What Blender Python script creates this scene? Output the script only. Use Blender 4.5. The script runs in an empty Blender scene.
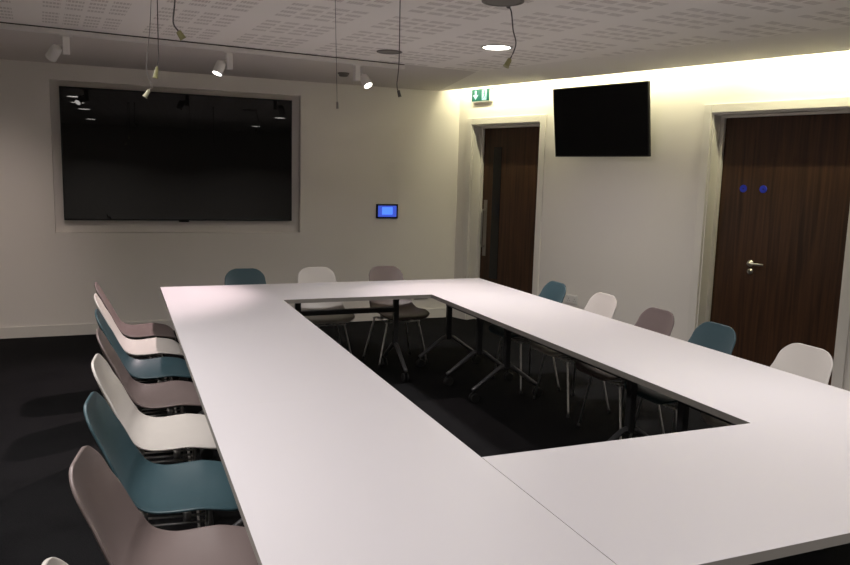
import bpy, bmesh, math, random
from mathutils import Vector, Matrix

C = bpy.context.scene.collection
SC = bpy.context.scene

# ------------------------------------------------------------------ camera
F_PX = 757.38
cam_d = bpy.data.cameras.new('camera')
cam = bpy.data.objects.new('camera', cam_d)
C.objects.link(cam)
SC.camera = cam
cam_d.sensor_fit = 'HORIZONTAL'
cam_d.sensor_width = 36.0
cam_d.lens = F_PX / 850.0 * 36.0
cam_d.clip_start = 0.02
PITCH, ROLL, YAW = 0.1402, -0.0272, 0.3871
fwd = Vector((math.sin(YAW) * math.cos(PITCH), math.cos(YAW) * math.cos(PITCH), -math.sin(PITCH)))
rgt0 = Vector((math.cos(YAW), -math.sin(YAW), 0))
dwn0 = fwd.cross(rgt0)
rgt = math.cos(ROLL) * rgt0 + math.sin(ROLL) * dwn0
dwn = -math.sin(ROLL) * rgt0 + math.cos(ROLL) * dwn0
mw = Matrix((rgt, -dwn, -fwd)).transposed().to_4x4()
mw.translation = Vector((-0.293, -6.189, 1.647))
cam.matrix_world = mw

# ------------------------------------------------------------------ world, exposure
w = bpy.data.worlds.new('world')
SC.world = w
w.use_nodes = True
w.node_tree.nodes['Background'].inputs[0].default_value = (0.02, 0.018, 0.016, 1)
w.node_tree.nodes['Background'].inputs[1].default_value = 0.3
SC.view_settings.view_transform = 'Standard'
SC.view_settings.look = 'None'
SC.view_settings.gamma = 1
SC.view_settings.exposure = 0.31

DOWN_W = 25.0          # each lit ceiling downlight
SPOT_W = 60.0          # each lit track spotlight
COVE_W = 10.5          # each tube in the slot over the right wall

# ------------------------------------------------------------------ room numbers
H = 2.593              # ceiling
YB = 1.876             # back wall
XC = 3.363             # room corner
ANG = 0.327            # right wall flares out by this angle
U = Vector((math.sin(ANG), -math.cos(ANG), 0))     # along the right wall, away from the corner
N = Vector((-math.cos(ANG), -math.sin(ANG), 0))    # into the room
C0 = Vector((XC, YB, 0))
XL, YF = -2.9, -9.0    # left wall, wall behind the camera
LW = 11.5
HTOP = 3.1

# ------------------------------------------------------------------ materials
MATS = {}
def mat(name, col, rough=0.5, metal=0.0, spec=0.5, emit=None, es=0.0, bump=None, coat=0.0, var=None):
    if name in MATS: return MATS[name]
    m = bpy.data.materials.new(name); m.use_nodes = True
    nt = m.node_tree; b = nt.nodes['Principled BSDF']
    b.inputs['Base Color'].default_value = (*col, 1)
    b.inputs['Roughness'].default_value = rough
    b.inputs['Metallic'].default_value = metal
    b.inputs['Specular IOR Level'].default_value = spec
    b.inputs['Coat Weight'].default_value = coat
    if emit:
        b.inputs['Emission Color'].default_value = (*emit, 1)
        b.inputs['Emission Strength'].default_value = es
    tc = nt.nodes.new('ShaderNodeTexCoord')
    if bump:
        nz = nt.nodes.new('ShaderNodeTexNoise'); nz.inputs['Scale'].default_value = bump[0]
        nz.inputs['Detail'].default_value = 4
        nt.links.new(tc.outputs['Object'], nz.inputs['Vector'])
        bp = nt.nodes.new('ShaderNodeBump'); bp.inputs['Strength'].default_value = bump[1]
        bp.inputs['Distance'].default_value = 0.002
        nt.links.new(nz.outputs['Fac'], bp.inputs['Height'])
        nt.links.new(bp.outputs['Normal'], b.inputs['Normal'])
    if var:
        nz = nt.nodes.new('ShaderNodeTexNoise'); nz.inputs['Scale'].default_value = var[0]
        nz.inputs['Detail'].default_value = 3
        nt.links.new(tc.outputs['Object'], nz.inputs['Vector'])
        mx = nt.nodes.new('ShaderNodeMix'); mx.data_type = 'RGBA'
        mx.inputs[6].default_value = (*[c * (1 - var[1]) for c in col], 1)
        mx.inputs[7].default_value = (*[min(1, c * (1 + var[1])) for c in col], 1)
        nt.links.new(nz.outputs['Fac'], mx.inputs[0])
        nt.links.new(mx.outputs[2], b.inputs['Base Color'])
    MATS[name] = m
    return m

wallpaint = mat('wall_paint', (0.80, 0.765, 0.715), 0.75, spec=0.25, bump=(180, 0.06), var=(1.3, 0.02))
woodwork = mat('white_woodwork', (0.76, 0.73, 0.68), 0.42, bump=(90, 0.03))
plaster_shaded = mat('ceiling_plaster_shaded', (0.66, 0.62, 0.585), 0.85, spec=0.2, bump=(120, 0.05))
white_plastic = mat('white_plastic', (0.75, 0.73, 0.70), 0.4, bump=(200, 0.02))
lamp_white = mat('lamp_white_paint', (0.70, 0.68, 0.65), 0.4, bump=(200, 0.02))
dark_slot = mat('dark_gap', (0.06, 0.05, 0.045), 0.8, bump=(200, 0.02))
laminate = mat('white_laminate', (0.585, 0.566, 0.592), 0.42, spec=0.35, bump=(400, 0.03), var=(2.0, 0.015))
edge_grey = mat('grey_edge_band', (0.26, 0.245, 0.225), 0.5, bump=(300, 0.03))
leg_metal = mat('dark_powder_coat', (0.035, 0.035, 0.037), 0.38, metal=0.3, bump=(300, 0.03))
foot_metal = mat('grey_cast_metal', (0.20, 0.20, 0.21), 0.35, metal=0.7, bump=(300, 0.03))
rubber = mat('black_rubber', (0.012, 0.012, 0.012), 0.6, bump=(300, 0.03))
chrome = mat('chrome_wire', (0.72, 0.71, 0.70), 0.28, metal=1.0, bump=(100, 0.01))
screen_black = mat('screen_glass', (0.0035, 0.0035, 0.0035), 0.015, spec=0.38)
screen_matt = mat('screen_matt_glass', (0.004, 0.004, 0.004), 0.4, spec=0.12, bump=(3, 0.002))
bezel = mat('black_bezel', (0.008, 0.008, 0.008), 0.45, spec=0.3, bump=(200, 0.02))
steel = mat('brushed_steel', (0.55, 0.53, 0.50), 0.32, metal=1.0, bump=(60, 0.05))
dull_steel = mat('satin_plate', (0.30, 0.28, 0.26), 0.45, metal=0.6, bump=(60, 0.05))
blue_sign = mat('blue_sign', (0.012, 0.03, 0.50), 0.45, bump=(200, 0.02))
blue_dark = mat('blue_sign_centre', (0.008, 0.010, 0.07), 0.45, bump=(200, 0.02))
cable_mat = mat('grey_cable', (0.10, 0.09, 0.085), 0.5, bump=(300, 0.03))
pale_cable = mat('pale_cable', (0.22, 0.205, 0.19), 0.5, bump=(300, 0.03))
yellow_tape = mat('yellow_tape', (0.34, 0.325, 0.15), 0.5, bump=(300, 0.05))
pale_tape = mat('pale_yellow_tape', (0.50, 0.49, 0.34), 0.5, bump=(300, 0.05))
glass_dark = mat('vision_glass', (0.006, 0.006, 0.006), 0.15, spec=0.4, bump=(3, 0.002))
lens_on = mat('lit_lens', (0.9, 0.9, 0.9), 0.5, emit=(1.0, 0.95, 0.88), es=14, bump=(100, 0.01))
spot_on = mat('lit_spot_lens', (0.9, 0.9, 0.9), 0.5, emit=(1.0, 0.95, 0.90), es=9, bump=(100, 0.01))
tube_on = mat('lit_tube', (0.9, 0.9, 0.8), 0.5, emit=(1.0, 0.93, 0.70), es=4, bump=(100, 0.01))
unlit_disc = mat('unlit_disc', (0.17, 0.155, 0.14), 0.5, bump=(100, 0.02))
exit_green = mat('exit_green', (0.0, 0.05, 0.038), 0.4, emit=(0.0, 0.16, 0.12), es=0.3, bump=(100, 0.01))
exit_pale = mat('exit_pictogram', (0.25, 0.40, 0.45), 0.4, emit=(0.40, 0.70, 0.80), es=0.3, bump=(100, 0.01))
panel_blue = mat('panel_blue', (0.02, 0.03, 0.2), 0.3, emit=(0.05, 0.10, 0.62), es=0.75, bump=(100, 0.01))
panel_light = mat('panel_light_blue', (0.02, 0.05, 0.3), 0.3, emit=(0.09, 0.25, 1.0), es=0.95, bump=(100, 0.01))

def shell_mat(name, col):
    return mat(name, col, 0.42, spec=0.4, bump=(500, 0.05), var=(5, 0.03))
MAUVE = shell_mat('mauve_plastic', (0.160, 0.126, 0.120))
TEAL = shell_mat('teal_plastic', (0.036, 0.072, 0.086))
WHITE = shell_mat('white_shell_plastic', (0.54, 0.512, 0.48))

def carpet_mat():
    m = bpy.data.materials.new('black_carpet'); m.use_nodes = True
    nt = m.node_tree; b = nt.nodes['Principled BSDF']
    tc = nt.nodes.new('ShaderNodeTexCoord')
    nz = nt.nodes.new('ShaderNodeTexNoise'); nz.inputs['Scale'].default_value = 140; nz.inputs['Detail'].default_value = 3
    nz2 = nt.nodes.new('ShaderNodeTexNoise'); nz2.inputs['Scale'].default_value = 3; nz2.inputs['Detail'].default_value = 4
    nt.links.new(tc.outputs['Object'], nz.inputs['Vector']); nt.links.new(tc.outputs['Object'], nz2.inputs['Vector'])
    ad = nt.nodes.new('ShaderNodeMath'); ad.operation = 'ADD'
    nt.links.new(nz.outputs['Fac'], ad.inputs[0]); nt.links.new(nz2.outputs['Fac'], ad.inputs[1])
    cr = nt.nodes.new('ShaderNodeValToRGB')
    cr.color_ramp.elements[0].position = 0.7; cr.color_ramp.elements[0].color = (0.0036, 0.0036, 0.0042, 1)
    cr.color_ramp.elements[1].position = 1.3; cr.color_ramp.elements[1].color = (0.0085, 0.0085, 0.0094, 1)
    nt.links.new(ad.outputs[0], cr.inputs[0]); nt.links.new(cr.outputs[0], b.inputs['Base Color'])
    b.inputs['Roughness'].default_value = 0.95; b.inputs['Specular IOR Level'].default_value = 0.1
    bp = nt.nodes.new('ShaderNodeBump'); bp.inputs['Strength'].default_value = 0.4; bp.inputs['Distance'].default_value = 0.004
    nt.links.new(nz.outputs['Fac'], bp.inputs['Height']); nt.links.new(bp.outputs['Normal'], b.inputs['Normal'])
    return m

def wood_mat():
    m = bpy.data.materials.new('walnut_veneer'); m.use_nodes = True
    nt = m.node_tree; b = nt.nodes['Principled BSDF']
    tc = nt.nodes.new('ShaderNodeTexCoord')
    mp = nt.nodes.new('ShaderNodeMapping'); mp.inputs['Scale'].default_value = (34, 34, 1.3)
    nt.links.new(tc.outputs['Object'], mp.inputs['Vector'])
    nz = nt.nodes.new('ShaderNodeTexNoise'); nz.inputs['Scale'].default_value = 1.0; nz.inputs['Detail'].default_value = 6
    nz.inputs['Distortion'].default_value = 0.6
    nt.links.new(mp.outputs[0], nz.inputs['Vector'])
    cr = nt.nodes.new('ShaderNodeValToRGB')
    cr.color_ramp.elements[0].position = 0.3; cr.color_ramp.elements[0].color = (0.027, 0.0135, 0.0075, 1)
    cr.color_ramp.elements[1].position = 0.72; cr.color_ramp.elements[1].color = (0.080, 0.036, 0.017, 1)
    nt.links.new(nz.outputs['Fac'], cr.inputs[0]); nt.links.new(cr.outputs[0], b.inputs['Base Color'])
    b.inputs['Roughness'].default_value = 0.45; b.inputs['Specular IOR Level'].default_value = 0.3
    return m

def perforated_mat():
    """white acoustic plasterboard: groups of four columns of slotted blocks, plain strips between the groups"""
    m = bpy.data.materials.new('perforated_board'); m.use_nodes = True
    nt = m.node_tree; b = nt.nodes['Principled BSDF']
    L = nt.links
    tc = nt.nodes.new('ShaderNodeTexCoord')
    mp = nt.nodes.new('ShaderNodeMapping'); mp.vector_type = 'TEXTURE'
    mp.inputs['Location'].default_value = (0.568, -0.645, 0)
    mp.inputs['Rotation'].default_value = (0, 0, 0.085)
    L.new(tc.outputs['Object'], mp.inputs['Vector'])
    sx = nt.nodes.new('ShaderNodeSeparateXYZ'); L.new(mp.outputs[0], sx.inputs[0])
    def M(op, a, bb=None, c=None):
        n = nt.nodes.new('ShaderNodeMath'); n.operation = op
        for i, v in enumerate((a, bb, c)):
            if v is None: continue
            if isinstance(v, (int, float)): n.inputs[i].default_value = v
            else: L.new(v, n.inputs[i])
        return n.outputs[0]
    def period(v, p): return M('SUBTRACT', v, M('MULTIPLY', M('FLOOR', M('DIVIDE', v, p)), p))
    def less(v, t): return M('LESS_THAN', v, t)
    gx = period(sx.outputs[0], 0.632)
    ingroup = less(gx, 0.476)
    inblock = less(period(gx, 0.1225), 0.096)
    gy = period(sx.outputs[1], 0.565)
    inrow = less(gy, 0.44)
    slot = less(period(gy, 0.115), 0.060)
    # fine holes within a row of perforation
    hole = less(period(sx.outputs[0], 0.0192), 0.0150)
    msk = M('MULTIPLY', M('MULTIPLY', M('MULTIPLY', ingroup, inblock), M('MULTIPLY', inrow, slot)), hole)
    mx = nt.nodes.new('ShaderNodeMix'); mx.data_type = 'RGBA'
    mx.inputs[6].default_value = (0.90, 0.865, 0.815, 1); mx.inputs[7].default_value = (0.67, 0.63, 0.59, 1)
    L.new(msk, mx.inputs[0]); L.new(mx.outputs[2], b.inputs['Base Color'])
    b.inputs['Roughness'].default_value = 0.85; b.inputs['Specular IOR Level'].default_value = 0.2
    return m
CARPET, WOOD, PERF = carpet_mat(), wood_mat(), perforated_mat()

# ------------------------------------------------------------------ mesh helpers
def add_box(bm, lo, hi, mi=0, mtx=None, bev=0.0):
    vs = [bm.verts.new((x, y, z)) for z in (lo[2], hi[2]) for y in (lo[1], hi[1]) for x in (lo[0], hi[0])]
    fs = [(0, 2, 3, 1), (4, 5, 7, 6), (0, 1, 5, 4), (2, 6, 7, 3), (0, 4, 6, 2), (1, 3, 7, 5)]
    faces = [bm.faces.new([vs[i] for i in f]) for f in fs]
    for f in faces: f.material_index = mi
    if bev > 0:
        es = {e for f in faces for e in f.edges}
        r = bmesh.ops.bevel(bm, geom=list(es), offset=bev, segments=2, affect='EDGES', profile=0.5)
        vs = list({v for f in r['faces'] for v in f.verts} | {v for v in vs if v.is_valid})
    if mtx is not None: bmesh.ops.transform(bm, matrix=mtx, verts=[v for v in vs if v.is_valid])
    return vs

def add_tube(bm, pts, r, seg=8, mi=0, r2=None, smooth=True):
    pts = [Vector(p) for p in pts]; rings = []
    n = len(pts)
    for i, p in enumerate(pts):
        t = (pts[min(i + 1, n - 1)] - pts[max(i - 1, 0)]).normalized()
        a = Vector((0, 0, 1)) if abs(t.z) < 0.9 else Vector((1, 0, 0))
        e1 = t.cross(a).normalized(); e2 = t.cross(e1)
        rr = r if r2 is None else r + (r2 - r) * i / (n - 1)
        rings.append([bm.verts.new(p + rr * (math.cos(2 * math.pi * k / seg) * e1 + math.sin(2 * math.pi * k / seg) * e2)) for k in range(seg)])
    for a, b in zip(rings, rings[1:]):
        for k in range(seg):
            f = bm.faces.new((a[k], a[(k + 1) % seg], b[(k + 1) % seg], b[k])); f.smooth = smooth; f.material_index = mi
    for ring in (rings[0], rings[-1]):
        f = bm.faces.new(ring); f.material_index = mi
    return rings

def add_lathe(bm, prof, org=(0, 0, 0), axis=(0, 0, 1), seg=24, mi=0, cap=True):
    """prof: list of (radius, height along axis)"""
    ax = Vector(axis).normalized(); o = Vector(org)
    a = Vector((1, 0, 0)) if abs(ax.x) < 0.9 else Vector((0, 1, 0))
    e1 = ax.cross(a).normalized(); e2 = ax.cross(e1)
    rings = []
    for r, h in prof:
        rings.append([bm.verts.new(o + ax * h + max(r, 1e-4) * (math.cos(2 * math.pi * k / seg) * e1 + math.sin(2 * math.pi * k / seg) * e2)) for k in range(seg)])
    for p, q in zip(rings, rings[1:]):
        for k in range(seg):
            f = bm.faces.new((p[k], p[(k + 1) % seg], q[(k + 1) % seg], q[k])); f.material_index = mi; f.smooth = True
    for ring in ((rings[0], rings[-1]) if cap else ()):
        f = bm.faces.new(ring); f.material_index = mi

def add_prism(bm, poly, z0, z1, mi=0):
    a = [bm.verts.new((x, y, z0)) for x, y in poly]; b = [bm.verts.new((x, y, z1)) for x, y in poly]
    n = len(poly)
    for f in [bm.faces.new(a), bm.faces.new(b)] + [bm.faces.new((a[i], a[(i + 1) % n], b[(i + 1) % n], b[i])) for i in range(n)]:
        f.material_index = mi

def obj(name, bm, mats, parent=None, mtx=None, sharp=False):
    bmesh.ops.recalc_face_normals(bm, faces=bm.faces[:])
    me = bpy.data.meshes.new(name); bm.to_mesh(me); bm.free()
    for m in (mats if isinstance(mats, (list, tuple)) else [mats]): me.materials.append(m)
    o = bpy.data.objects.new(name, me); C.objects.link(o)
    if mtx is not None: o.matrix_world = mtx
    if parent: o.parent = parent
    return o

def struct(name, bm, mats, mtx=None):
    o = obj(name, bm, mats, None, mtx); o['kind'] = 'structure'; return o

def thing(name, label, cat, mtx=None, group=None):
    o = bpy.data.objects.new(name, None); C.objects.link(o); o.empty_display_size = 0.1
    if mtx is not None: o.matrix_world = mtx
    o['label'] = label; o['category'] = cat
    if group: o['group'] = group
    return o

def tag(o, label, cat, group=None):
    o['label'] = label; o['category'] = cat
    if group: o['group'] = group
    return o

def B(): return bmesh.new()
def box_obj(name, lo, hi, m, parent=None, bev=0.0, mtx=None):
    bm = B(); add_box(bm, lo, hi, bev=bev); return obj(name, bm, m, parent, mtx)

# right wall frame: local x along the wall, local y INTO the room, local z up
RW = Matrix(((U.x, N.x, 0, C0.x), (U.y, N.y, 0, C0.y), (0, 0, 1, 0), (0, 0, 0, 1)))
def rwp(s, d, z): return C0 + U * s + N * d + Vector((0, 0, z))
RW_END = C0 + U * LW

# ------------------------------------------------------------------ structure: floor, walls, ceiling
bm = B(); add_prism(bm, [(XL - 0.2, YF - 0.2), (RW_END.x + 0.5, YF - 0.2), (XC + 0.55, YB + 0.3), (XL - 0.2, YB + 0.3)], -0.1, 0)
struct('floor', bm, CARPET)

RX0, RX1, RZ0, RZ1, RD = -0.852, 1.528, 1.004, 2.443, 0.085   # recess for the big screen
bm = B()
add_box(bm, (XL - 0.1, YB, 0), (RX0, YB + 0.2, HTOP))
add_box(bm, (RX1, YB, 0), (XC + 0.1, YB + 0.2, HTOP))
add_box(bm, (RX0, YB, 0), (RX1, YB + 0.2, RZ0))
add_box(bm, (RX0, YB, RZ1), (RX1, YB + 0.2, HTOP))
add_box(bm, (RX0, YB + RD, RZ0), (RX1, YB + 0.2, RZ1))
struct('wall_back', bm, wallpaint)

D1 = (0.231, 1.227, 2.222)   # door openings along the right wall: start, end, height
D2 = (3.109, 4.262, 2.228)
bm = B()
WT = 0.30
prev = -0.25
for d in (D1, D2):
    add_box(bm, (prev, -WT, 0), (d[0], 0, HTOP))
    add_box(bm, (d[0], -WT, d[2]), (d[1], 0, HTOP))
    prev = d[1]
add_box(bm, (prev, -WT, 0), (LW, 0, HTOP))
struct('wall_right', bm, wallpaint, RW)
bm = B(); add_box(bm, (XL - 0.1, YF, 0), (XL, YB, HTOP)); struct('wall_left', bm, wallpaint)
bm = B(); add_box(bm, (XL - 0.1, YF - 0.1, 0), (RW_END.x, YF, HTOP)); struct('wall_front', bm, wallpaint)

# ceiling: perforated field, plain margins; a slot is left open along the right wall
SLOT = 0.25
def edge_x(y): # x of the ceiling's edge beside the slot
    p = C0 + N * SLOT
    t = (y - p.y) / U.y
    return p.x + U.x * t
def track_y(x): return -0.11 + 0.115 * x
MARG = 0.90
bm = B()
pl, pr = XL, None
# corner of the perforated field (meeting of the track line and the right margin)
def field_right(y): return edge_x(y) - MARG
yy = 0.3
for _ in range(20): yy = track_y(field_right(yy))
fx, fy = field_right(yy), yy
add_prism(bm, [(XL, track_y(XL)), (XL, YF), (field_right(YF), YF), (fx, fy)], H, H + 0.03, 0)
add_prism(bm, [(XL, track_y(XL)), (fx, fy), (edge_x(YB), YB), (XL, YB)], H, H + 0.03, 1)  # strip by the back wall, its shade painted in as darker plaster
add_prism(bm, [(fx, fy), (field_right(YF), YF), (edge_x(YF), YF), (edge_x(YB), YB)], H, H + 0.03, 2)
struct('ceiling', bm, [PERF, plaster_shaded, mat('ceiling_margin_board', (0.83, 0.795, 0.745), 0.85, spec=0.2, bump=(120, 0.05))])
# slot over the right wall: inner upstand and lid
bm = B()
add_box(bm, (-0.05, SLOT, H + 0.03), (LW, SLOT + 0.02, HTOP))
add_box(bm, (-0.25, -0.02, HTOP), (LW, SLOT + 0.02, HTOP + 0.03))
struct('trim_1', bm, plaster_shaded, RW)

# baseboards
bm = B(); add_box(bm, (XL, YB - 0.018, 0), (XC, YB, 0.107)); struct('baseboard_back', bm, woodwork)
ARW = 0.075
bm = B()
for a, b in ((0.02, D1[0] - ARW), (D1[1] + ARW, D2[0] - ARW), (D2[1] + ARW, LW)):
    add_box(bm, (a, 0, 0), (b, 0.018, 0.107))
struct('baseboard_right', bm, woodwork, RW)
bm = B(); add_box(bm, (XL, YF, 0), (XL + 0.018, YB - 0.02, 0.107)); struct('baseboard_left', bm, woodwork)

# ------------------------------------------------------------------ doors (parts under the door)
def lever_handle(parent, s, z, y, direction):
    bm = B()
    add_lathe(bm, [(0.027, 0), (0.027, 0.006), (0.010, 0.008), (0.010, 0.045)], (s, y, z), (0, 1, 0), 20)
    add_tube(bm, [(s, y + 0.045, z), (s + 0.03 * direction, y + 0.052, z), (s + 0.13 * direction, y + 0.052, z)], 0.0095, 10)
    h = obj('lever_handle', bm, steel, parent); h['label'] = 'steel lever handle'
    bm = B()
    add_lathe(bm, [(0.025, 0), (0.025, 0.006), (0.012, 0.007), (0.012, 0.018)], (s + 0.004, y, z - 0.068), (0, 1, 0), 20)
    add_box(bm, (s + 0.001, y + 0.018, z - 0.083), (s + 0.007, y + 0.030, z - 0.053))
    k = obj('thumb_turn', bm, steel, parent); k['label'] = 'round steel lock turn'

def door(name, d, inset):
    a, b, h = d
    root = bpy.data.objects.new(name, None); C.objects.link(root); root.matrix_world = RW
    root['kind'] = 'structure'
    # architrave on the wall face, lining inside the opening with a stop
    bm = B()
    add_box(bm, (a - ARW, 0, 0), (a - 0.002, 0.020, h + ARW), bev=0.004)
    add_box(bm, (b + 0.002, 0, 0), (b + ARW, 0.020, h + ARW), bev=0.004)
    add_box(bm, (a - 0.002, 0, h + 0.002), (b + 0.002, 0.020, h + ARW), bev=0.004)
    obj('architrave', bm, woodwork, root)
    bm = B()
    add_box(bm, (a, -WT + 0.02, 0), (a + 0.012, 0.001, h))
    add_box(bm, (b - 0.012, -WT + 0.02, 0), (b, 0.001, h))
    add_box(bm, (a + 0.012, -WT + 0.02, h - 0.012), (b - 0.012, 0.001, h))
    add_box(bm, (a + 0.012, -inset, 0), (a + 0.042, -inset + 0.03, h - 0.012))
    add_box(bm, (b - 0.042, -inset, 0), (b - 0.012, -inset + 0.03, h - 0.012))
    add_box(bm, (a + 0.042, -inset, h - 0.03), (b - 0.042, -inset + 0.03, h - 0.012))
    obj('door_frame', bm, woodwork, root)
    lf = B(); add_box(lf, (a + 0.016, -inset - 0.048, 0.006), (b - 0.016, -inset - 0.003, h - 0.016))
    leaf = obj('door_leaf', lf, WOOD, root); leaf['label'] = 'dark walnut veneered door leaf'
    return root

DI = 0.15
d1 = door('door_1', D1, DI)
y1 = -DI - 0.003
bm = B(); add_box(bm, (0.425, y1, 0.50), (0.552, y1 + 0.006, 1.985), bev=0.002)
o = obj('vision_panel', bm, glass_dark, d1); o['label'] = 'tall narrow dark vision panel'
bm = B(); add_box(bm, (0.300, y1, 0.75), (0.352, y1 + 0.004, 1.39), bev=0.0015)
o = obj('pull_plate', bm, dull_steel, d1); o['label'] = 'tall satin metal plate'
bm = B()
add_tube(bm, [(0.326, y1 + 0.003, 0.86), (0.326, y1 + 0.045, 0.86), (0.326, y1 + 0.055, 0.90), (0.326, y1 + 0.055, 1.24), (0.326, y1 + 0.045, 1.28), (0.326, y1 + 0.003, 1.28)], 0.010, 10)
o = obj('pull_handle', bm, dull_steel, d1); o['label'] = 'vertical metal pull bar'

d2 = door('door_2', D2, DI)
y2 = -DI - 0.003
lever_handle(d2, 3.466, 0.992, y2, 1)
for i, s in enumerate((3.350, 3.520)):
    t = tag(bpy.data.objects.new('door_sign', None),
            ('round blue sign on the wide walnut door, the one nearer the frame', 'round blue sign on the wide walnut door, the one above the lever tip')[i], 'sign', 'round blue signs on the wide door')
    C.objects.link(t); t.matrix_world = RW @ Matrix.Translation((s, y2, 1.611))
    bm = B(); add_lathe(bm, [(0.031, 0.0003), (0.031, 0.0022), (0.029, 0.003)], (0, 0, 0), (0, 1, 0), 28)
    obj('disc', bm, blue_sign, t)
    bm = B(); add_lathe(bm, [(0.0065, 0.003), (0.0065, 0.0036)], (0, 0, 0), (0, 1, 0), 20)
    obj('centre_mark', bm, blue_dark, t)

# ------------------------------------------------------------------ lamps
def area(name, parent, mtx, size, power, col, spread=180, shape='DISK', size_y=None):
    d = bpy.data.lights.new(name, 'AREA'); d.shape = shape; d.size = size
    if size_y: d.size_y = size_y
    d.energy = power; d.color = col; d.spread = math.radians(spread)
    o = bpy.data.objects.new(name, d); C.objects.link(o)
    o.matrix_world = mtx
    if parent: o.parent = parent; o.matrix_parent_inverse = parent.matrix_world.inverted()
    return o

def downlight(x, y, lit, label, r=0.103, group='ceiling downlights', gain=1.0):
    t = thing('downlight', label, 'ceiling light', Matrix.Translation((x, y, H)), group)
    bm = B(); add_lathe(bm, [(r + 0.016, -0.001), (r + 0.014, -0.006), (r, -0.008), (r - 0.004, -0.004), (r - 0.006, -0.001)], seg=36)
    obj('trim_ring', bm, lamp_white if lit else unlit_disc, t)
    bm = B(); add_lathe(bm, [(r - 0.005, -0.0015), (r - 0.005, -0.004)], seg=36)
    obj('lens', bm, lens_on if lit else unlit_disc, t)
    if lit:
        area('lamp', t, Matrix.Translation((x, y, H - 0.012)), 2 * r - 0.03, DOWN_W * gain, (1.0, 0.94, 0.915), 140)
    return t
downlight(2.315, -1.06, True, 'bright round downlight glowing in the ceiling near the exit sign', gain=0.75)
lit_rest = [(-0.80, -1.75), (-0.80, -2.80), (-0.76, -4.15), (-0.74, -7.0), (2.42, -3.75), (2.50, -6.7)]
names = ['lit downlight above the left table row, nearest the big screen', 'lit downlight above the left table row, second from the big screen',
         'lit downlight above the left table row, third from the big screen', 'lit downlight behind the camera on the left',
         'lit downlight above the near end of the right table row', 'lit downlight behind the camera on the right']
for (x, y), nme, g in zip(lit_rest, names, (0.48, 0.53, 0.75, 1.5, 0.66, 1.5)): downlight(x, y, True, nme, gain=g)
downlight(1.67, -2.38, False, 'dark unlit ceiling disc at the top edge with a loose cord hanging beside it', 0.100, 'unlit ceiling discs')
downlight(1.70, -0.44, False, 'dark unlit ceiling disc beyond the long straight hanging cord', 0.085, 'unlit ceiling discs')

t = thing('smoke_detector', 'small dark detector on the plain ceiling strip beside the third spotlight', 'smoke detector', Matrix.Translation((1.735, 0.98, H)))
bm = B(); add_lathe(bm, [(0.055, -0.0005), (0.055, -0.010), (0.050, -0.014)], seg=28); obj('base', bm, unlit_disc, t)
bm = B(); add_lathe(bm, [(0.045, -0.014), (0.042, -0.030), (0.030, -0.036)], seg=28); obj('sensor_cap', bm, unlit_disc, t)

# ------------------------------------------------------------------ track with spotlights
TA, TY = math.atan(0.115), -0.09
TM = Matrix.Translation((0, TY, H)) @ Matrix.Rotation(TA, 4, 'Z')
t = thing('lighting_track', 'long white lighting track on the ceiling before the big screen', 'track', TM)
bm = B(); add_box(bm, (-2.7, -0.012, -0.009), (2.05, 0.018, -0.0005)); obj('shadow_gap', bm, dark_slot, t)
bm = B(); add_box(bm, (-2.7, -0.020, -0.042), (2.05, 0.020, -0.009), bev=0.003); obj('rail', bm, lamp_white, t)

def spotlight(xl, side, aim, lit, label):
    """box hangs under the rail; the head sits beside it on 'side' and points along aim"""
    t = thing('track_spotlight', label, 'spotlight', TM @ Matrix.Translation((xl, 0, -0.042)), 'spotlights on the ceiling track')
    bm = B(); add_box(bm, (-0.045, -0.016, -0.012), (0.045, 0.016, -0.0005), bev=0.003); obj('track_adapter', bm, lamp_white, t)
    bm = B(); add_box(bm, (-0.024, -0.024, -0.135), (0.024, 0.024, -0.012), bev=0.006); obj('driver_box', bm, lamp_white, t)
    a = Vector(aim).normalized()
    c = Vector((side * 0.074, -0.01, -0.122))
    bm = B(); add_tube(bm, [(side * 0.022, 0, -0.075), (side * 0.05, -0.004, -0.078), tuple(c - a * 0.02)], 0.010, 10); obj('arm', bm, lamp_white, t)
    bm = B(); add_lathe(bm, [(0.022, -0.046), (0.033, -0.038), (0.038, -0.018), (0.038, 0.055), (0.035, 0.057), (0.034, 0.045)], tuple(c), tuple(a), 28)
    h = obj('lamp_head', bm, lamp_white, t)
    bm = B(); add_lathe(bm, [(0.0335, 0.050), (0.0335, 0.0575)], tuple(c), tuple(a), 28)
    obj('lens', bm, spot_on if lit else dark_slot, h)
    bm = B(); add_lathe(bm, [(0.0385, 0.046), (0.0395, 0.050), (0.0395, 0.058), (0.0340, 0.058)], tuple(c), tuple(a), 28, cap=False)
    obj('front_ring', bm, lamp_white if lit else dark_slot, h)
    return t, TM @ Matrix.Translation((xl, 0, -0.042)), c, a
def spot_lamp(t, M, c, a, power, col, size, blend):
    d = bpy.data.lights.new('spot_lamp', 'SPOT'); d.energy = power; d.color = col
    d.spot_size = math.radians(size); d.spot_blend = blend; d.shadow_soft_size = 0.035
    o = bpy.data.objects.new('spot_lamp', d); C.objects.link(o)
    p = M @ (c + a * 0.066)
    dr = (M.to_3x3() @ a).normalized()
    o.matrix_world = Matrix.Translation(p) @ dr.to_track_quat('-Z', 'Y').to_matrix().to_4x4()
    o.parent = t; o.matrix_parent_inverse = t.matrix_world.inverted()
PINK = (1.0, 0.80, 0.80)
s1 = spotlight(-0.600, -1, (-0.95, 1.7, -1.6), True, 'left track spotlight with its head turned away towards the left')
spot_lamp(*s1, SPOT_W * 0.75, (1.0, 0.84, 0.78), 80, 0.9)
s2 = spotlight(0.540, -1, (-0.74, -0.26, -1.72), True, 'middle track spotlight with its lit face turned to the room')
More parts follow.
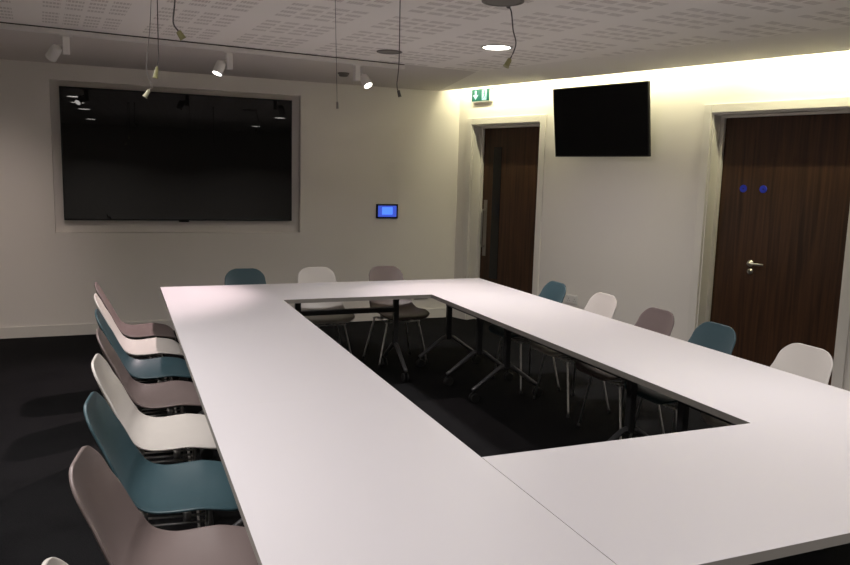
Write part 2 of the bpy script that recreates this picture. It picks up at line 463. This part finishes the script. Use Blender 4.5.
spot_lamp(*s2, SPOT_W * 2.5, PINK, 70, 0.65)
s3 = spotlight(1.610, 1, (0.25, -0.60, -0.86), True, 'right track spotlight, the one nearest the exit sign')
spot_lamp(*s3, SPOT_W * 1.1, PINK, 66, 0.65)

# ------------------------------------------------------------------ tubes hidden in the slot
for i, (a, b, p) in enumerate(((0.10, 1.60, 1.0), (1.75, 3.25, 0.7), (3.40, 4.90, 1.15))):
    t = thing('slot_tube_light', ('warm tube light in the ceiling slot near the exit sign', 'warm tube light in the ceiling slot above the tilted television',
              'warm tube light in the ceiling slot above the wide door')[i], 'tube light', RW @ Matrix.Translation((a, SLOT - 0.03, H + 0.12)), 'tubes in the ceiling slot')
    bm = B(); add_tube(bm, [(0, 0, 0), (b - a, 0, 0)], 0.013, 12); obj('tube', bm, tube_on, t)
    bm = B(); add_box(bm, (0, 0.012, -0.02), (b - a, 0.0295, 0.02)); obj('holder', bm, lamp_white, t)
    zdir = -(Vector((0, -0.85, -0.52)).normalized())
    Rm = Matrix.Identity(3); xx = Vector((1, 0, 0)); yv = zdir.cross(xx)
    Rm = Matrix((xx, yv, zdir)).transposed().to_4x4()
    area('tube_lamp', t, RW @ Matrix.Translation(((a + b) / 2, SLOT - 0.05, H + 0.10)) @ Rm, b - a, COVE_W * p, (1.0, 0.945, 0.60), 180, 'RECTANGLE', 0.02)

# ------------------------------------------------------------------ big screen in the recess
t = thing('television', 'huge black television set into the recess of the back wall', 'television', Matrix.Translation((0.331, YB, 1.128)))
TW, TH = 1.102, 1.260
bm = B(); add_box(bm, (-TW, -0.012, 0), (TW, 0.028, TH), bev=0.004); obj('housing', bm, bezel, t)
bm = B(); add_box(bm, (-TW + 0.012, -0.0145, 0.016), (TW - 0.012, -0.0119, TH - 0.012)); obj('screen', bm, screen_black, t)
bm = B(); add_box(bm, (-0.05, -0.014, -0.014), (0.05, 0.006, 0.0), bev=0.004); obj('sensor_bar', bm, bezel, t)
bm = B(); add_box(bm, (-0.4, 0.028, 0.3), (0.4, RD - 0.0005, 0.9)); obj('wall_mount', bm, leg_metal, t)

# ------------------------------------------------------------------ tilted screen on the right wall
tilt = math.radians(8)
base = RW @ Matrix.Translation((2.052, 0.085, 1.868)) @ Matrix.Rotation(-tilt, 4, 'X')
t = thing('television', 'black television tilted forward on the right wall between the two doors', 'television', base)
bm = B(); add_box(bm, (-0.535, -0.018, 0), (0.535, 0.012, 0.655), bev=0.004); obj('housing', bm, bezel, t)
bm = B(); add_box(bm, (-0.522, 0.0115, 0.016), (0.522, 0.0140, 0.643)); obj('screen', bm, screen_matt, t)
bm = B(); add_box(bm, (-0.16, -0.078, 0.22), (0.16, -0.018, 0.46)); obj('wall_bracket', bm, leg_metal, t)

# ------------------------------------------------------------------ exit sign
t = thing('exit_sign', 'green emergency exit sign with a down arrow above the narrow door', 'exit sign', RW @ Matrix.Translation((0.375, 0, 2.548)))
bm = B(); add_box(bm, (-0.150, 0.0005, -0.082), (0.150, 0.040, 0.068), bev=0.004); add_box(bm, (-0.165, 0.0005, 0.056), (0.165, 0.050, 0.078), bev=0.004)
obj('housing', bm, white_plastic, t)
bm = B(); add_box(bm, (-0.138, 0.0395, -0.072), (0.138, 0.0425, 0.054)); pan = obj('green_panel', bm, exit_green, t)
def flat(bm, poly, d0, d1):
    a = [bm.verts.new((x, d0, z)) for x, z in poly]; b = [bm.verts.new((x, d1, z)) for x, z in poly]
    bm.faces.new(a); bm.faces.new(b)
    for i in range(len(poly)): bm.faces.new((a[i], a[(i + 1) % len(poly)], b[(i + 1) % len(poly)], b[i]))
bm = B(); flat(bm, [(-0.089, 0.042), (-0.063, 0.042), (-0.063, -0.005), (-0.034, -0.005), (-0.076, -0.056), (-0.118, -0.005), (-0.089, -0.005)], 0.0422, 0.0436)
obj('down_arrow', bm, exit_pale, pan)
bm = B()
flat(bm, [(0.022, 0.046), (0.092, 0.046), (0.092, -0.062), (0.022, -0.062)], 0.0422, 0.0434)
obj('doorway_symbol', bm, exit_pale, pan)
bm = B()   # running figure cut in the doorway
add_lathe(bm, [(0.011, 0.0432), (0.011, 0.0440)], (0.062, 0, 0.030), (0, 1, 0), 16)
for poly in ([(0.050, 0.016), (0.070, 0.018), (0.066, -0.018), (0.052, -0.018)],
             [(0.052, 0.014), (0.036, -0.002), (0.030, 0.003), (0.048, 0.018)],
             [(0.068, 0.016), (0.082, 0.002), (0.087, 0.007), (0.070, 0.020)],
             [(0.059, -0.016), (0.067, -0.016), (0.080, -0.034), (0.075, -0.054), (0.068, -0.053), (0.070, -0.036)],
             [(0.052, -0.016), (0.060, -0.018), (0.052, -0.038), (0.034, -0.050), (0.030, -0.044), (0.046, -0.034)]):
    flat(bm, poly, 0.0432, 0.0440)
obj('running_figure', bm, exit_green, pan)

# ------------------------------------------------------------------ touch panel, sockets
t = thing('touch_panel', 'small black touch panel with a blue screen on the back wall', 'control panel', Matrix.Translation((2.507, YB, 1.240)))
bm = B(); add_box(bm, (-0.128, -0.022, -0.080), (0.128, -0.0005, 0.080), bev=0.004); obj('bezel', bm, bezel, t)
bm = B(); add_box(bm, (-0.108, -0.0235, -0.062), (0.108, -0.0215, 0.062)); scr = obj('screen', bm, panel_blue, t)
bm = B(); add_box(bm, (-0.062, -0.0245, -0.036), (0.062, -0.0234, 0.046)); obj('screen_window', bm, panel_light, scr)

t = thing('wall_socket', 'white double power socket low on the right wall behind the chairs', 'power socket', RW @ Matrix.Translation((1.745, 0, 0.455)))
bm = B(); add_box(bm, (-0.073, 0.0005, -0.043), (0.073, 0.010, 0.043), bev=0.003); obj('face_plate', bm, white_plastic, t)
for sx in (-0.036, 0.036):
    bm = B(); add_box(bm, (sx - 0.014, 0.0095, 0.016), (sx + 0.006, 0.0135, 0.034), bev=0.001); obj('switch', bm, white_plastic, t)
    bm = B()
    for px, pz, wx, wz in ((0, 0.004, 0.002, 0.005), (-0.011, -0.016, 0.004, 0.002), (0.011, -0.016, 0.004, 0.002)):
        add_box(bm, (sx + px - wx, 0.0098, pz - wz), (sx + px + wx, 0.0104, pz + wz))
    obj('pin_holes', bm, dark_slot, t)
t = thing('cable_outlet', 'dark narrow outlet plate low on the back wall seen under the table', 'outlet', Matrix.Translation((2.945, YB, 0.243)))
bm = B(); add_box(bm, (-0.085, -0.012, -0.016), (0.085, -0.0005, 0.016), bev=0.003); obj('plate', bm, leg_metal, t)
bm = B(); add_box(bm, (-0.07, -0.0135, -0.007), (0.07, -0.0115, 0.007)); obj('slot', bm, rubber, t)

# ------------------------------------------------------------------ loose cords hanging from the ceiling
def smooth_pts(pts, n=6):
    pts = [Vector(p) for p in pts]; out = []
    for i in range(len(pts) - 1):
        p0, p1, p2, p3 = pts[max(i - 1, 0)], pts[i], pts[i + 1], pts[min(i + 2, len(pts) - 1)]
        for k in range(n):
            u = k / n
            out.append(0.5 * ((2 * p1) + (p2 - p0) * u + (2 * p0 - 5 * p1 + 4 * p2 - p3) * u * u + (3 * p1 - p0 - 3 * p2 + p3) * u ** 3))
    return out + [pts[-1]]
def cord(label, pts, r, wire, tip=None):
    t = thing('hanging_cord', label, 'cord', Matrix.Translation(pts[0]), 'loose cords hanging from the ceiling')
    o = Vector(pts[0]); q = [Vector(p) - o for p in pts]
    bm = B(); add_lathe(bm, [(0.012, -0.0005), (0.012, -0.006), (0.005, -0.012)], seg=16); obj('ceiling_grommet', bm, wire, t)
    bm = B(); add_tube(bm, smooth_pts(q), r, 8); obj('wire', bm, wire, t)
    if tip:
        m, r0, r1, ln = tip
        e = q[-1]; d = (q[-1] - q[-2]).normalized()
        bm = B(); add_tube(bm, [e - d * ln * 0.5, e - d * ln * 0.35, e + d * ln * 0.4, e + d * ln * 0.5], r0, 12, r2=r1); obj('taped_end', bm, m, t)
    return t
YC = -2.3
cord('loose cord with a dull yellow end, first on the left before the perforated board', [(-0.014, YC, H), (-0.016, YC, 2.43), (-0.025, YC, 2.332), (-0.005, YC, 2.295), (0.008, YC, 2.275)], 0.0035, cable_mat, (yellow_tape, 0.011, 0.017, 0.040))
cord('loose cord ending in an upright yellow cone just above the big screen', [(-0.094, YC, H), (-0.094, YC, 2.244), (-0.094, YC, 2.16), (-0.106, YC, 2.095)], 0.0022, cable_mat, (yellow_tape, 0.004, 0.014, 0.056))
cord('pale loose cord with a pale yellow tip hanging over the big screen', [(-0.112, YC - 0.03, H), (-0.130, YC - 0.03, 2.30), (-0.149, YC - 0.03, 2.125), (-0.138, YC - 0.03, 2.055), (-0.128, YC - 0.03, 2.027), (-0.150, YC - 0.03, 1.992)], 0.0016, pale_cable, (pale_tape, 0.005, 0.013, 0.040))
cord('thin faint cord with a pale tip hanging left of the third spotlight', [(0.757, YC, H), (0.766, YC, 2.3), (0.774, YC, 2.03), (0.775, YC, 1.995)], 0.0014, cable_mat, (pale_cable, 0.005, 0.007, 0.035))
cord('long straight thin cord hanging right of the third spotlight', [(1.108, YC, H), (1.110, YC, 2.25), (1.101, YC, 2.12), (1.114, YC, 2.075)], 0.0028, cable_mat, (cable_mat, 0.007, 0.010, 0.035))
cord('kinked cord with a yellow end hanging beside the bright downlight', [(1.757, YC + 0.02, H), (1.766, YC, 2.56), (1.782, YC, 2.465), (1.803, YC, 2.40), (1.790, YC, 2.345), (1.758, YC, 2.285)], 0.0038, cable_mat, (yellow_tape, 0.010, 0.019, 0.050))

# ------------------------------------------------------------------ tables
TZ, TT = 0.73, 0.030
def table(label, x0, x1, y0, y1, along, inset, group, leg_at=None):
    """rectangular flip-top table; 'along' is the axis its beam runs in"""
    g = 0.0002
    cx, cy = (x0 + x1) / 2, (y0 + y1) / 2
    lx, ly = x1 - x0 - 2 * g, y1 - y0 - 2 * g
    t = thing('meeting_table', label, 'table', Matrix.Translation((cx, cy, 0)), group)
    bm = B(); add_box(bm, (-lx / 2, -ly / 2, TZ - 0.0012), (lx / 2, ly / 2, TZ)); obj('tabletop', bm, laminate, t)
    bm = B(); add_box(bm, (-lx / 2 + 0.0004, -ly / 2 + 0.0004, TZ - TT), (lx / 2 - 0.0004, ly / 2 - 0.0004, TZ - 0.0012)); o = obj('edge_band', bm, edge_grey, t); o['label'] = 'dark grey table edge'
    L = lx if along == 'x' else ly
    def P(a, b, z): return (a, b, z) if along == 'x' else (b, a, z)
    la = leg_at or (-L / 2 + inset, L / 2 - inset)
    bm = B()
    lo, hi = P(la[0] - 0.02, -0.026, TZ - 0.200), P(la[1] + 0.02, 0.026, TZ - 0.162)
    add_box(bm, [min(a, b) for a, b in zip(lo, hi)], [max(a, b) for a, b in zip(lo, hi)], bev=0.006); obj('beam', bm, leg_metal, t)
    for a in la:
        bm = B()
        lo, hi = P(a - 0.022, -0.022, 0.235), P(a + 0.022, 0.022, TZ - TT - 0.01)
        add_box(bm, [min(p, q) for p, q in zip(lo, hi)], [max(p, q) for p, q in zip(lo, hi)], bev=0.006)
        lo, hi = P(a - 0.028, -0.24, TZ - TT - 0.022), P(a + 0.028, 0.24, TZ - TT - 0.0005)
        add_box(bm, [min(p, q) for p, q in zip(lo, hi)], [max(p, q) for p, q in zip(lo, hi)])
        leg = obj('leg', bm, leg_metal, t)
        for sgn in (-1, 1):
            bm = B()
            rr = add_tube(bm, [P(a, sgn * 0.0, 0.262), P(a, sgn * 0.05, 0.248), P(a, sgn * 0.25, 0.105), P(a, sgn * 0.275, 0.094)], 0.019, 10, r2=0.013)
            ft = obj('foot', bm, foot_metal, leg)
            bm = B()
            add_tube(bm, [P(a, sgn * 0.268, 0.100), P(a, sgn * 0.268, 0.062)], 0.007, 8)
            for off in (-0.016, 0.016):
                c0 = P(a + off - 0.007, sgn * 0.268 + 0.012, 0.036)
                add_lathe(bm, [(0.028, 0), (0.0355, 0.002), (0.0355, 0.012), (0.028, 0.014)], c0, P(1, 0, 0), 20)
            obj('castor', bm, rubber, leg)
    return t
G = 'white meeting tables set in a rectangle'
W, FY, NY = 2.764, -4.042, -4.847
L3 = NY / 3
table('white table at the far left corner of the rectangle', 0, 0.8, L3, 0, 'y', 0.24, G)
table('white table in the middle of the left side of the rectangle', 0, 0.8, 2 * L3, L3, 'y', 0.24, G)
table('nearest white table on the left, beside the mauve chair in front', 0, 0.8, NY, 2 * L3, 'y', 0.24, G)
table('white table at the far side, below the big screen', 0.8, 1.964, -0.8, 0, 'x', 0.15, G, (-0.385, 0.432))
table('white table at the far right corner near the narrow door', 1.964, W, -1.10, 0, 'y', 0.25, G)
table('white table in the middle of the right side of the rectangle', 1.964, W, -3.02, -1.10, 'y', 0.22, G)
table('white table on the right side nearest the wide door, by the last white chair', 1.964, W, FY, -3.02, 'y', 0.2, G)
table('nearest white table closing the rectangle, right of the visible seam', 0.8022, W, NY, FY, 'x', 0.25, G)

# ------------------------------------------------------------------ shell chairs
def chair_shell():
    prof = [(-0.250, 0.828), (-0.244, 0.795), (-0.226, 0.732), (-0.202, 0.660), (-0.175, 0.588), (-0.145, 0.526), (-0.110, 0.479),
            (-0.062, 0.451), (0.000, 0.442), (0.070, 0.443), (0.145, 0.449), (0.205, 0.452), (0.246, 0.447), (0.270, 0.435), (0.278, 0.424)]
    P = smooth_pts([(u, 0, z) for u, z in prof], 5)
    ln = [0.0]
    for a, b in zip(P, P[1:]): ln.append(ln[-1] + (b - a).length)
    T = ln[-1]
    # resample: finer near both ends
    M_ = 40; samp = []
    for i in range(M_ + 1):
        f = i / M_; f = 0.5 - 0.5 * math.cos(math.pi * f); f = 0.65 * f + 0.35 * (i / M_)
        d = f * T
        k = max(j for j in range(len(ln)) if ln[j] <= d + 1e-9); k = min(k, len(P) - 2)
        u = (d - ln[k]) / (ln[k + 1] - ln[k]); samp.append((d, P[k].lerp(P[k + 1], u)))
    def half(d):
        ks = [(0, 0.150), (0.10, 0.168), (0.24, 0.191), (0.36, 0.207), (0.46, 0.220), (0.6, 0.230), (0.72, 0.226), (T, 0.205)]
        for (a, wa), (b, wb) in zip(ks, ks[1:]):
            if a <= d <= b:
                x = (d - a) / (b - a); x = x * x * (3 - 2 * x); wv = wa + (wb - wa) * x; break
        else: wv = 0.205
        r = 0.080
        if d < r: wv -= r - math.sqrt(max(0, r * r - (r - d) ** 2))
        e = T - d; r = 0.085
        if e < r: wv -= r - math.sqrt(max(0, r * r - (r - e) ** 2))
        return wv
    K = 20
    bm = B(); rows = []
    for i, (d, p) in enumerate(samp):
        pa, pb = samp[max(i - 1, 0)][1], samp[min(i + 1, M_)][1]
        tg = (pb - pa).normalized(); nrm = Vector((-tg.z, 0, tg.x))      # towards the sitter
        if nrm.x < 0 and nrm.z < 0: nrm = -nrm
        f = d / T
        wrap = 0.052 if f < 0.35 else (0.052 + (0.030 - 0.052) * min(1, (f - 0.35) / 0.25))
        wrap *= min(1.0, 0.35 + d / 0.25)
        if f > 0.8: wrap *= max(0.15, 1 - (f - 0.8) / 0.2)
        hw = half(d); row = []
        for k in range(K + 1):
            s = -1 + 2 * k / K
            s = math.sin(s * math.pi / 2) * 0.45 + s * 0.55
            a = abs(s) * hw / 0.215
            q = p + Vector((0, s * hw, 0)) + nrm * (wrap * a ** 2.3)
            row.append(bm.verts.new(q))
        rows.append(row)
    for a, b in zip(rows, rows[1:]):
        for k in range(K):
            f = bm.faces.new((a[k], a[k + 1], b[k + 1], b[k])); f.smooth = True
    return bm

SHELL = {}
def make_shell(m):
    bm = chair_shell()
    bmesh.ops.recalc_face_normals(bm, faces=bm.faces[:])
    # outward = towards the sitter
    if bm.faces[len(bm.faces) // 2].normal.z < 0: bmesh.ops.reverse_faces(bm, faces=bm.faces[:])
    me = bpy.data.meshes.new('seat_shell'); bm.to_mesh(me); bm.free(); me.materials.append(m)
    return me

def build_chair(m):
    t = thing('shell_chair', '', 'chair', Matrix.Identity(4))
    me = make_shell(m)
    sh = bpy.data.objects.new('seat_shell', me); C.objects.link(sh); sh.parent = t
    so = sh.modifiers.new('thickness', 'SOLIDIFY'); so.thickness = 0.011; so.offset = -1; so.use_even_offset = True
    sb = sh.modifiers.new('smooth', 'SUBSURF'); sb.levels = 1; sb.render_levels = 1
    bm = B()
    for v in (-0.12, -0.06, 0.0, 0.06, 0.12):
        add_tube(bm, [(-0.115, v, 0.378), (0.150, v, 0.378)], 0.0048, 8)
    for u in (-0.115, 0.150):
        add_tube(bm, [(u, -0.165, 0.384), (u, 0.165, 0.384)], 0.0065, 8)
    for u, v in ((-0.07, -0.10), (-0.07, 0.10), (0.08, -0.10), (0.08, 0.10)):
        add_lathe(bm, [(0.015, 0), (0.015, 0.060)], (u, v, 0.378), seg=14)
    obj('mounting_frame', bm, chrome, t)
    for u, fu in ((-0.115, -0.165), (0.150, 0.175)):
        for v in (-1, 1):
            top, ft = Vector((u, v * 0.150, 0.384)), Vector((fu, v * 0.232, 0.012))
            bm = B(); add_tube(bm, smooth_pts([Vector((u, v * 0.125, 0.384)), top, top.lerp(ft, 0.06), top.lerp(ft, 0.5), ft], 4), 0.0075, 10)
            lg = obj('leg', bm, chrome, t)
            bm = B(); add_lathe(bm, [(0.011, -0.0115), (0.0125, -0.006), (0.0100, 0.016)], tuple(ft), seg=14); obj('glide', bm, rubber, lg)
    return t

def copy_tree(o, parent=None):
    c = o.copy(); C.objects.link(c)
    if parent: c.parent = parent
    for ch in list(o.children): copy_tree(ch, c)
    return c
proto, used = {}, set()
for k, m in (('mauve', MAUVE), ('teal', TEAL), ('white', WHITE)): proto[k] = build_chair(m)
def chair(kind, x, y, rz, label, group):
    o = proto[kind] if kind not in used else copy_tree(proto[kind])
    used.add(kind)
    o.location = (x, y, 0); o.rotation_euler = (0, 0, rz); o['label'] = label; o['group'] = group
    return o
R = math.radians
GL, GB, GR = 'shell chairs along the left side', 'shell chairs along the far side', 'shell chairs along the right side'
XL_ = -0.180
for kind, y, dx, dr, lab in (
    ('mauve', -0.38, -0.02, 0, 'mauve plastic shell chair farthest along the left side, seat lit pinkish'),
    ('white', -0.93, -0.01, 0, 'white plastic shell chair second from the far end of the left side'),
    ('teal', -1.52, 0.01, 0, 'teal plastic shell chair third from the far end of the left side'),
    ('mauve', -2.10, 0.03, 0, 'mauve plastic shell chair in the middle of the left side'),
    ('white', -2.71, 0.03, -5, 'cream white shell chair on the left side between mauve and teal chairs'),
    ('teal', -3.34, 0.025, -7, 'teal plastic shell chair on the left side beside the nearest mauve one'),
    ('mauve', -3.94, 0.012, -9, 'big mauve plastic shell chair nearest in front on the left side'),
    ('white', -4.62, -0.03, -6, 'white shell chair cut off at the bottom left, only its top showing')):
    chair(kind, XL_ + dx, y, R(dr), lab, GL)
for kind, x, y, dr, lab in (
    ('teal', 0.69, 0.03, 0, 'teal shell chair at the far side, below the big screen'),
    ('white', 1.305, 0.03, 0, 'white shell chair at the far side between teal and mauve chairs'),
    ('mauve', 1.965, 0.02, 6, 'mauve shell chair at the far side below the touch panel')):
    chair(kind, x, y, R(-90 + dr), lab, GB)
for kind, x, y, dr, lab in (
    ('teal', 2.725, -1.00, 0, 'teal shell chair on the right side in front of the narrow door'),
    ('white', 2.755, -1.62, 0, 'white shell chair on the right side next to the wall socket'),
    ('mauve', 2.725, -2.26, 0, 'mauve shell chair on the right side in front of the bare wall'),
    ('teal', 2.735, -2.77, 0, 'teal shell chair on the right side in front of the wide door frame'),
    ('white', 2.765, -3.385, 0, 'white shell chair nearest on the right side, before the wide door')):
    chair(kind, x, y, R(180 + dr), lab, GR)
